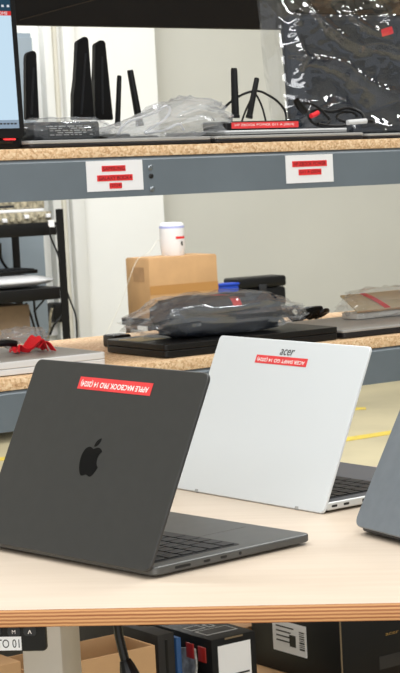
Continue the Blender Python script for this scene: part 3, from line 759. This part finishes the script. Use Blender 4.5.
# white mesh unit
uw = uat(173, 253, VB - .08); wpx = uat(184, 240, VB - .08) - uat(162.5, 240, VB - .08); zw = zt + hC + .0031
hW = zat(173, 222, VB - .08) - zw
cyl = thing('wifi_unit', 'white cylindrical wireless unit standing on the tan cardboard box', 'router', T(uw, VB - .08, zw), W_RACK)
R_ = wpx / 2
obj('body', lathe(new(), [(R_ * .88, 0), (R_ * .91, .004), (R_ * .94, hW * .14), (R_, hW * .24), (R_, hW * .82)], 36), M_whiteplastic, cyl)
obj('light_ring', lathe(new(), [(R_, hW * .82), (R_ * 1.005, hW * .84), (R_ * 1.0, hW * .89)], 36), M_bluering, cyl)
obj('cap', lathe(new(), [(R_ * 1.0, hW * .89), (R_ * .94, hW * .95), (R_ * .75, hW * .99), (R_ * .3, hW)], 36), M_whiteplastic, cyl)
def wrap(bm, a0, a1, z0, z1, r, n=10):
    return solid(sheet(bm, n, 1, lambda i, j: (r * math.sin(a0 + (a1 - a0) * i), -r * math.cos(a0 + (a1 - a0) * i), z0 + (z1 - z0) * j)), .0004)
o = obj('red_sticker', wrap(new(), -.25, .75, hW * .50, hW * .575, R_ * 1.012), M_red, cyl); o['label'] = 'red sticker strip'
bm = new(); box(bm, -.004, .004, -.0006, 0, -.009, .009, .002); obj('emblem', bm, M_black_ink, cyl, (R_ * math.sin(.28), -R_ * math.cos(.28) - .0004, hW * .36), (0, 0, .28))
cord('cable', 'thin white cable trailing from the wireless unit down beside the carton', [pv(163, 246, VB - .06), pv(158, 240, VB - .06), pv(153, 247, VB - .1), pv(147, 254, VB - .14), pv(136, 262, VB - .22), pv(122, 300, VB - .22), pv(112, 322, VB - .22), pv(100, 345, VB - .22)], .0011, M_pipe)
vq = VB - .18
ubx0, ubx1 = uat(236, 292, vq), uat(284, 287, vq); zbx = zat(260, 277, vq)
vq2 = VB - .11; ubx0, ubx1 = uat(238, 292, vq2), uat(286, 287, vq2); zbx = zat(260, 277, vq2)
bx = thing('storage_case', 'black hard case on the side table behind the pouch', 'case', T((ubx0 + ubx1) / 2, vq2, zt), W_RACK)
wb = ubx1 - ubx0; hb_ = zbx - zt
obj('body', box(new(), -wb / 2, wb / 2, 0, .11, 0, hb_ * .62, .01, 3), M_plastic, bx); obj('lid', box(new(), -wb / 2 - .004, wb / 2 + .004, -.004, .114, hb_ * .64, hb_, .012, 3), M_plastic, bx)
obj('latch', box(new(), -.02, .02, -.008, -.002, hb_ * .5, hb_ * .75, .002), M_plastic2, bx)
ubl0, ubl1 = uat(218.5, 290, vq), uat(239, 288, vq); zbl = zat(226, 283.5, vq)
bb = thing('storage_bin', 'bright blue plastic bin between the carton and the black case', 'bin', T((ubl0 + ubl1) / 2, vq, zt), W_RACK)
wl = ubl1 - ubl0
obj('body', box(new(), -wl / 2, wl / 2, 0, .05, 0, zbl - zt - .01, .006), M_blue, bb); obj('rim', box(new(), -wl / 2 - .004, wl / 2 + .002, -.005, .054, zbl - zt - .01, zbl - zt, .003), M_blue, bb)

# ------------------------------------------------------------------ black equipment rack at the left
VK = 4.85
uk = uat(62, 260, VK); ukl = uk - 1.25; dK = .41
zk1 = zat(60, 222, VK); zk1b = zat(60, 234.5, VK); zk2 = zat(62, 287, VK); zk2b = zat(62, 298.5, VK); ztop = zat(59, 209, VK)
kr = thing('equipment_rack', 'black steel equipment rack against the white wall at the left', 'rack', T(uk, VK, 0), W_RACK)
for ux in (0, ukl - uk):
    for vv in (0, dK):
        bm = new(); wv = .034
        box(bm, ux - wv / 2, ux + wv / 2, vv - .003, vv, 0, ztop); box(bm, ux + wv / 2 - .003, ux + wv / 2, vv, vv + .04, 0, ztop) ; obj('post', bm, M_blacksteel, kr)
for z1, z0 in ((zk1, zk1b), (zk2, zk2b), (.22, .15)):
    obj('shelf', box(new(), ukl - uk, 0, .004, dK, z1 - .012, z1, .001), M_blacksteel, kr)
    obj('beam', box(new(), ukl - uk + .018, -.018, -.002, .003, z0, z1, .001), M_blacksteel, kr)
    obj('beam', box(new(), ukl - uk + .018, -.018, dK - .006, dK - .003, z0, z1, .001), M_blacksteel, kr)
a, z = on_v(51, 223.5, VK)
o = obj('sticker', box(new(), -.014, .014, -.0035, -.0022, -.015, .015), M_white, kr, (a - uk, 0, z)); o['label'] = 'white square sticker on the beam'
# on its top: patch panel, white board, grey device
u0, u1 = uat(-45, 218, VK + .03), uat(51.5, 216, VK + .03); w0 = u1 - u0
ps = thing('patch_panel', 'beige patch panel full of plugs on top of the black rack', 'panel', T(u1, VK + .03, zk1 + .001), W_RACK)
hpp = .046
obj('body', box(new(), -w0, 0, 0, .2, 0, hpp, .002), M_bundle, ps)
x = -.012; random.seed(5)
for k_ in range(13):
    o = obj('plug', box(new(), -.010, .010, -.012, 0, -.008, .008, .002), M_bundle if k_ % 3 else M_whiteplastic, ps, (x - .006, 0, hpp * random.choice((.35, .6)))); x -= .033
u1 = uat(43.5, 210, VK + .05)
wbd = tag(obj('board', box(new(), -.5, 0, 0, .3, 0, .012, .002), M_whiteplastic, None, T(u1, VK + .05, zk1 + .001 + hpp + .0005), (0, 0, W_RACK)), 'white board lying on the patch panel', 'board')
u2 = uat(44.5, 203, VK + .06); zg = zk1 + hpp + .014; hg = zat(44, 199, VK + .06) - zg
gd = thing('network_device', 'taupe network device on the white board atop the black rack', 'device', T(u2, VK + .06, zg), W_RACK)
obj('body', box(new(), -.42, 0, 0, .26, 0, max(hg, .05), .004), M_bundle, gd); obj('front_strip', box(new(), -.4, -.14, -.002, 0, .008, .018), M_plastic2, gd)
# middle shelf: white folded cloth and keyboard
u3 = uat(57, 283, VK + .03)
bm = new(); pillow(bm, .52, .30, .058, 41, .04, 7, fr=2.); tag(obj('folded_cloth', bm, M_white, None, T(u3 - .25, VK + .2, zk2 + .001), (0, 0, W_RACK), ang=60), 'white folded cloth on the middle shelf of the black rack', 'cloth')
u4 = uat(46, 277, VK + .05)
kb = thing('keyboard', 'black keyboard lying on the white folded cloth', 'keyboard', T(u4 - .21, VK + .1, zk2 + .0595), W_RACK + .06)
obj('body', slab(new(), .42, .15, .008, 0, .016, .003), M_plastic, kb)
bm = new()
for r_ in range(5):
    for c__ in range(16): box(bm, -.2 + c__ * .025, -.2 + c__ * .025 + .021, .012 + r_ * .026, .012 + r_ * .026 + .022, .016, .0215)
o = obj('keys', bm, M_plastic2, kb)
# grey cabinet and carton behind it
uc4 = uat(45, 255, V_WALL - .37)
cab = thing('storage_cabinet', 'blue grey metal cabinet standing behind the black rack', 'cabinet', T(uc4, V_WALL - .36, 0), W_RACK)
zc4 = zat(30, 33, V_WALL - .36)
obj('carcass', box(new(), -1.2, 0, 0, .23, .02, zc4, .004), M_cabgrey, cab); obj('plinth', box(new(), -1.18, -.02, .02, .22, 0, .02), M_blacksteel, cab)
for xx in (-1.195, -.595): 
    d_ = obj('door', box(new(), xx, xx + .59, -.018, -.0005, .06, zc4 - .02, .003), M_cabgrey, cab); obj('handle', box(new(), xx + .52, xx + .54, -.035, -.018, .9, 1.05, .003), M_chrome, d_)
u5, z5 = on_v(26, 304, VK + .15)
cx5 = thing('cardboard_box', 'brown cardboard box on the bottom shelf of the black rack', 'box', T(u5 - .3, VK + .12, .221), W_RACK)
obj('carton', box(new(), -.3, .3, 0, .32, 0, z5 - .221, .004), M_carddull, cx5); obj('tape', box(new(), -.03, .03, -.0008, .3, z5 - .2212, z5 - .2204), M_tape, cx5)
cord('cable', 'black cable hanging over the left front of the black rack', [pv(0, 243, VK + .3), pv(1, 258, VK + .3), pv(6, 267, VK + .3), pv(13, 273, VK + .3)], .006, M_plastic)
cord('cable', 'black cable hanging across the right post of the black rack', [pv(48, 226, VK - .02), pv(51, 238, VK - .02), pv(57, 252, VK - .02), pv(60, 262, VK - .02)], .004, M_plastic)
cord('cable', 'black cable running down the wall right of the black rack', [pv(64, 284, VK + .6), pv(70, 300, VK + .6), pv(76, 318, VK + .6), pv(77, 345, VK + .6)], .004, M_plastic)
for i, (pts, r_, lab) in enumerate((([(26, 303), (31, 316), (35, 330), (38, 342)], .005, 'black cable under the middle shelf, nearest the cardboard box'),
    ([(34, 300), (35, 312), (38, 325), (43, 338)], .005, 'black cable hanging under the middle shelf of the black rack'),
    ([(44, 300), (37, 308), (34, 312)], .004, 'short black cable slanting under the middle shelf'),
    ([(50, 335), (54, 325), (60, 318), (64, 312)], .005, 'black cable slanting behind the right rack post'),
    ([(46, 342), (50, 330), (50, 318), (52, 308)], .006, 'beige cable rising under the middle shelf'))):
    cord('cable', lab, [pv(x, y, VK + .2 + .02 * i) for x, y in pts], r_, M_bundle if 'beige' in lab else M_plastic)
wal = thing('wall_adapter', 'black plug adapter on the white wall under the rack shelf', 'adapter', pv(54, 312, V_WALL - .13), W_RACK)
obj('body', box(new(), -.03, .03, -.06, .009, -.045, .045, .008, 3), M_plastic, wal); obj('socket', box(new(), -.045, .02, -.012, .009, -.11, -.046, .006), M_whiteplastic, wal)

# ------------------------------------------------------------------ cartons under the rack
def carton(label, xl, xr, ytop, v, dep, m_, z0=0., top=None, name='box', yref=None, h=None):
    ur_, zt_ = on_v(xr, ytop, v); ul_ = uat(xl, ytop, v)
    if h: zt_ = z0 + h
    t = thing(name, label, 'box', T((ul_ + ur_) / 2, v, z0), W_RACK); t_w = ur_ - ul_
    o = obj('carton', box(new(), -t_w / 2, t_w / 2, 0, dep, 0, zt_ - z0, .002), m_, t)
    return t, t_w, zt_ - z0, o
# brown carton at the left
uq0, zq0 = on_v(155, 645, .06); uq1 = uat(30, 672, .06); wq = uq0 - uq1
t = thing('cardboard_box', 'open brown cardboard box under the rack, beside the desk leg', 'box', T((uq0 + uq1) / 2, .06, 0), W_RACK)
for nm, a in (('front_panel', (-wq / 2, wq / 2, 0, .004, 0, zq0)), ('back_panel', (-wq / 2, wq / 2, .121, .125, 0, zq0)),
              ('side_panel', (-wq / 2, -wq / 2 + .004, .0041, .1209, 0, zq0)), ('side_panel', (wq / 2 - .004, wq / 2, .0041, .1209, 0, zq0)), ('bottom_panel', (-wq / 2 + .0041, wq / 2 - .0041, .0041, .1209, 0, .004))):
    obj(nm, box(new(), *a, .001), M_card, t)
carton('brown cardboard box half hidden behind the height control panel', -60, 21, 661, .05, .2, M_card, name='cardboard_box')
# dark carton, blue folder, foil packet, black carton
t, w_, h_, o = carton('dark grey upright carton between the brown box and blue folder', 157, 174, 632, .10, .30, M_boxgrey)
obj('groove', box(new(), -.002, .002, -.001, 0, .01, h_ - .01), M_plastic, t); obj('label', box(new(), -.01, .006, -.001, 0, h_ * .3, h_ * .8), M_boxblack, t)
t, w_, h_, o = carton('thin blue upright folder beside the foil packet', 176, 181, 637, .10, .28, M_bluedull, name='folder')
t['category'] = 'folder'; obj('spine_label', box(new(), -w_ * .3, w_ * .3, -.0008, 0, h_ * .3, h_ * .55), M_white, t)
ubk, zbk = on_v(211, 640.5, .07); ubk1 = uat(255.5, 632, .07)
t = thing('box', 'upright black box with white front label under the rack', 'box', T((ubk + ubk1) / 2, .07, 0), W_RACK); wK = ubk1 - ubk
bk = obj('carton', box(new(), -wK / 2, wK / 2, 0, .22, 0, zbk, .002), M_boxblack, t)
la_, za_ = on_v(217.5, 645.5, .07); lb2, _ = on_v(250, 641, .07); um = (ubk + ubk1) / 2
o = obj('front_label', box(new(), la_ - um, lb2 - um, -.0008, 0, za_ - .16, za_ - .002), M_white, t); o['label'] = 'white paper label'
bm = new()
for k_ in range(4): box(bm, .0 + (la_ - um) + .024, (lb2 - um) - .004, -.0012, -.0009, za_ - .058 - k_ * .009, za_ - .055 - k_ * .009)
mesh_join(o, bm, M_black_ink)
for x0, y0, x1, y1, nm in ((-.35, .035, .35, .075, 'code_patch'), (-.35, .085, -.02, .115, 'printed_mark'), (.05, .085, .2, .11, 'printed_mark')):
    bm = new(); box(bm, x0 * wK, x1 * wK, y0, y1, zbk, zbk + .0006)
    o = obj(nm, bm, M_lapgrey, t)
    bm = new()
    box(bm, x0 * wK + .003, x1 * wK - .003, y0 + .004, y1 - .004, zbk + .0007, zbk + .001); mesh_join(o, bm, M_boxgrey)
obj('tab', box(new(), -wK * .2, wK * .2, -.001, 0, zbk - .004, zbk - .001), M_edgeworn, t)
# foil packet leaning along the black box's left side
fp = thing('foil_packet', 'crumpled silver packet with red stickers beside the upright black box', 'packet', T(ubk - .013, .10, 0), W_RACK)
hF = zat(186, 634, .2)
def fo(i, j): return (.007 * noise.noise(Vector((i * 5, j * 7, 3))) + .004 * math.sin(i * 14), .22 * i, .002 + (hF - .004) * j * (1 - .08 * i))
obj('foil', solid(sheet(new(), 30, 30, lambda i, j: (fo(i, j)[0] - .003, fo(i, j)[1], fo(i, j)[2])), .003), M_silverfoil, fp)
for xa, ya, xb, yb2 in ((187, 646, 195, 659), (199, 650, 207, 663)):
    (v_a, z_a), (v_b, z_b) = on_u(xa, ya, ubk - .026), on_u(xb, yb2, ubk - .026)
    b2 = new(); box(b2, -.0155, -.0135, v_b - .10, v_a - .10, z_b, (z_a + z_b) / 2 + .017, .0005)
    o = obj('red_sticker', b2, M_redfoil, fp); o['label'] = 'red sticker'
# brown carton behind and big black carton on a brown one
t, w_, h_, o = carton('tall brown cardboard box half hidden behind the two black boxes', 235, 300, 615, .36, .12, M_carddark, name='cardboard_box')
obj('tape', box(new(), -.03, .03, -.001, 0, h_ * .2, h_), M_tape, t)
vb = .04
ucr, zcr0 = on_v(343, 690, vb)
lo = thing('cardboard_box', 'brown cardboard box with stickers, beneath the large black box', 'box', T(ucr, vb, 0), W_RACK)
obj('carton', box(new(), -.03, .36, -.025, .315, 0, zcr0 - .001, .003), M_card, lo)
o = obj('sticker', box(new(), -.031, -.0301, .20, .25, zcr0 - .05, zcr0 - .012), M_white, lo); o['label'] = 'white sticker'
o = obj('red_tape', box(new(), -.0312, -.0301, .06, .13, zcr0 - .03, zcr0 - .006), M_red, lo); o['label'] = 'red tape'
bgk = thing('box', 'large black box with shipping label lying on the brown cardboard box', 'box', T(ucr, vb, zcr0), W_RACK)
hB = zat(343, 617, vb) - zcr0
obj('carton', box(new(), 0, .34, 0, .29, 0, hB, .0015), M_boxblack, bgk)
obj('worn_edge', box(new(), -.0006, .0016, -.0006, .0016, .002, hB - .002), M_edgeworn, bgk)
# label on its left face
va_, z1_ = on_u(306, 627, ucr); vb_, z0_ = on_u(274, 650, ucr); _, zb_ = on_u(306, 658, ucr)
y0, y1 = va_ - vb, vb_ - vb
lbz1 = min(z1_ - zcr0, hB - .004); lbz0 = zb_ - zcr0
o = obj('shipping_label', box(new(), -.0009, -.0001, y0, y1, lbz0, lbz1), M_white, bgk); o['label'] = 'white shipping label with barcode'
bm = new()
z = lbz0 + .012
while z < lbz1 - .012:
    t_ = random.choice((.0012, .002, .003)); box(bm, -.0014, -.001, y0 + .006, y0 + .022, z, z + t_); z += t_ + .0022
for r_ in range(4): box(bm, -.0014, -.001, y0 + .04 + .01 * (r_ % 2), y1 - .012, lbz1 - .012 - r_ * .009, lbz1 - .0095 - r_ * .009)
box(bm, -.0014, -.001, y0 + .034, y0 + .054, lbz0 + .014, lbz0 + .036)
mesh_join(o, bm, M_black_ink)
a, z = on_v(392, 633, vb); bm = new(); text_bm(bm, 'acer', w=.03, h=.0045, xz=True, z=.0003)
obj('gold_lettering', bm, M_gold, bgk, (a - ucr, 0, z - zcr0), smooth=False)
a, z = on_v(379, 657, vb); a2, z2 = on_v(379, 670, vb)
obj('grey_patch', box(new(), a - ucr, a - ucr + .10, -.0008, 0, z2 - zcr0, z - zcr0), M_boxgrey, bgk)
# white paper and power cable hanging under the desk
cab_y = .16
def dk(x, y, yd): 
    n = Vector((-math.sin(TW), math.cos(TW), 0)); d = ray(x, y); t = (yd - (CAM - TO).dot(n)) / d.dot(n); return CAM + d * t
pc = thing('power_cable', 'thick black power cable hanging under the front of the desk', 'cable', dk(118, 640, cab_y), TW)
def dl(x, y): p = dk(x, y, cab_y) - pc.location; c, s = math.cos(-TW), math.sin(-TW); return Vector((p.x * c - p.y * s, p.x * s + p.y * c, p.z))
top_z = HT - .0178 - pc.location.z
a = dl(118, 628); b = dl(125, 660)
bm = new(); tube(bm, smooth_path([(a.x - .001, 0, top_z), a, dl(120.5, 642), b], 6), .0046, 10); obj('cord', bm, M_plastic, pc)
bm = new(); tube(bm, [b, dl(127, 666), dl(130, 676), dl(136, 700), dl(140, 730)], .0105, 12, [.55, .75, 1, 1.15, .8]); obj('plug', bm, M_plastic, pc)
bm = new(); tube(bm, smooth_path([(dl(124, 622).x, .03, top_z), dl(127, 627) + Vector((0, .03, 0)), dl(138, 631) + Vector((0, .03, 0)), dl(152, 630) + Vector((0, .03, 0)), dl(164, 626) + Vector((0, .03, 0)), (dl(168, 620).x, .03, top_z)], 6), .0022, 8)
obj('loop', bm, M_plastic, pc)

# ------------------------------------------------------------------ light
def area(loc, sx, sy, power, col=(1, .985, .95), rot=(0, 0, 0)):
    l = bpy.data.lights.new('ceiling_or_fill_light', 'AREA'); l.shape = 'RECTANGLE'; l.size = sx; l.size_y = sy; l.energy = power; l.color = col
    o = bpy.data.objects.new('ceiling_or_fill_light', l); COL.objects.link(o); o.location = loc; o.rotation_euler = rot; return o
for x, y, p in ((-2.5, 1.0, 78), (.8, .8, 80), (-2.5, 4.2, 100), (1.2, 4.2, 100), (-6, 7.2, 140), (-2.0, 7.4, 140), (2.2, 7.4, 140)):
    area((x, y, 4.45), 2.2, .5, p, (.97, .99, 1))
area((.5, -3.6, 3.6), 5.5, .45, 110, (.97, .985, 1), (PI / 2 - .3, 0, 0))     # unseen fill strips added behind the camera for desk underside and bag highlights
area((.5, -3.6, 1.0), 5.5, .7, 70, (.97, .985, 1), (PI / 2, 0, 0))  # lower of the two added fill strips
w = bpy.data.worlds.new('world'); scene.world = w; w.use_nodes = True
w.node_tree.nodes['Background'].inputs[0].default_value = (.94, .97, 1, 1); w.node_tree.nodes['Background'].inputs[1].default_value = .4

# ------------------------------------------------------------------ camera
cd = bpy.data.cameras.new('camera'); co = bpy.data.objects.new('camera', cd); COL.objects.link(co); scene.camera = co
m = Matrix.Identity(4)
for i in range(3): m[i][0] = CR[i]; m[i][1] = CU[i]; m[i][2] = -fw[i]; m[i][3] = CAM[i]
co.matrix_world = m
cd.sensor_width = 36; cd.sensor_fit = 'AUTO'; cd.lens = F / 673 * 36; cd.shift_x = -400 / 673; cd.shift_y = 0
cd.dof.use_dof = True; cd.dof.focus_distance = 2.3; cd.dof.aperture_fstop = 45
cd.clip_start = .05; cd.clip_end = 100
vs = scene.view_settings; vs.view_transform = 'Standard'; vs.look = 'None'; vs.gamma = 1; vs.use_curve_mapping = False; vs.exposure = .08
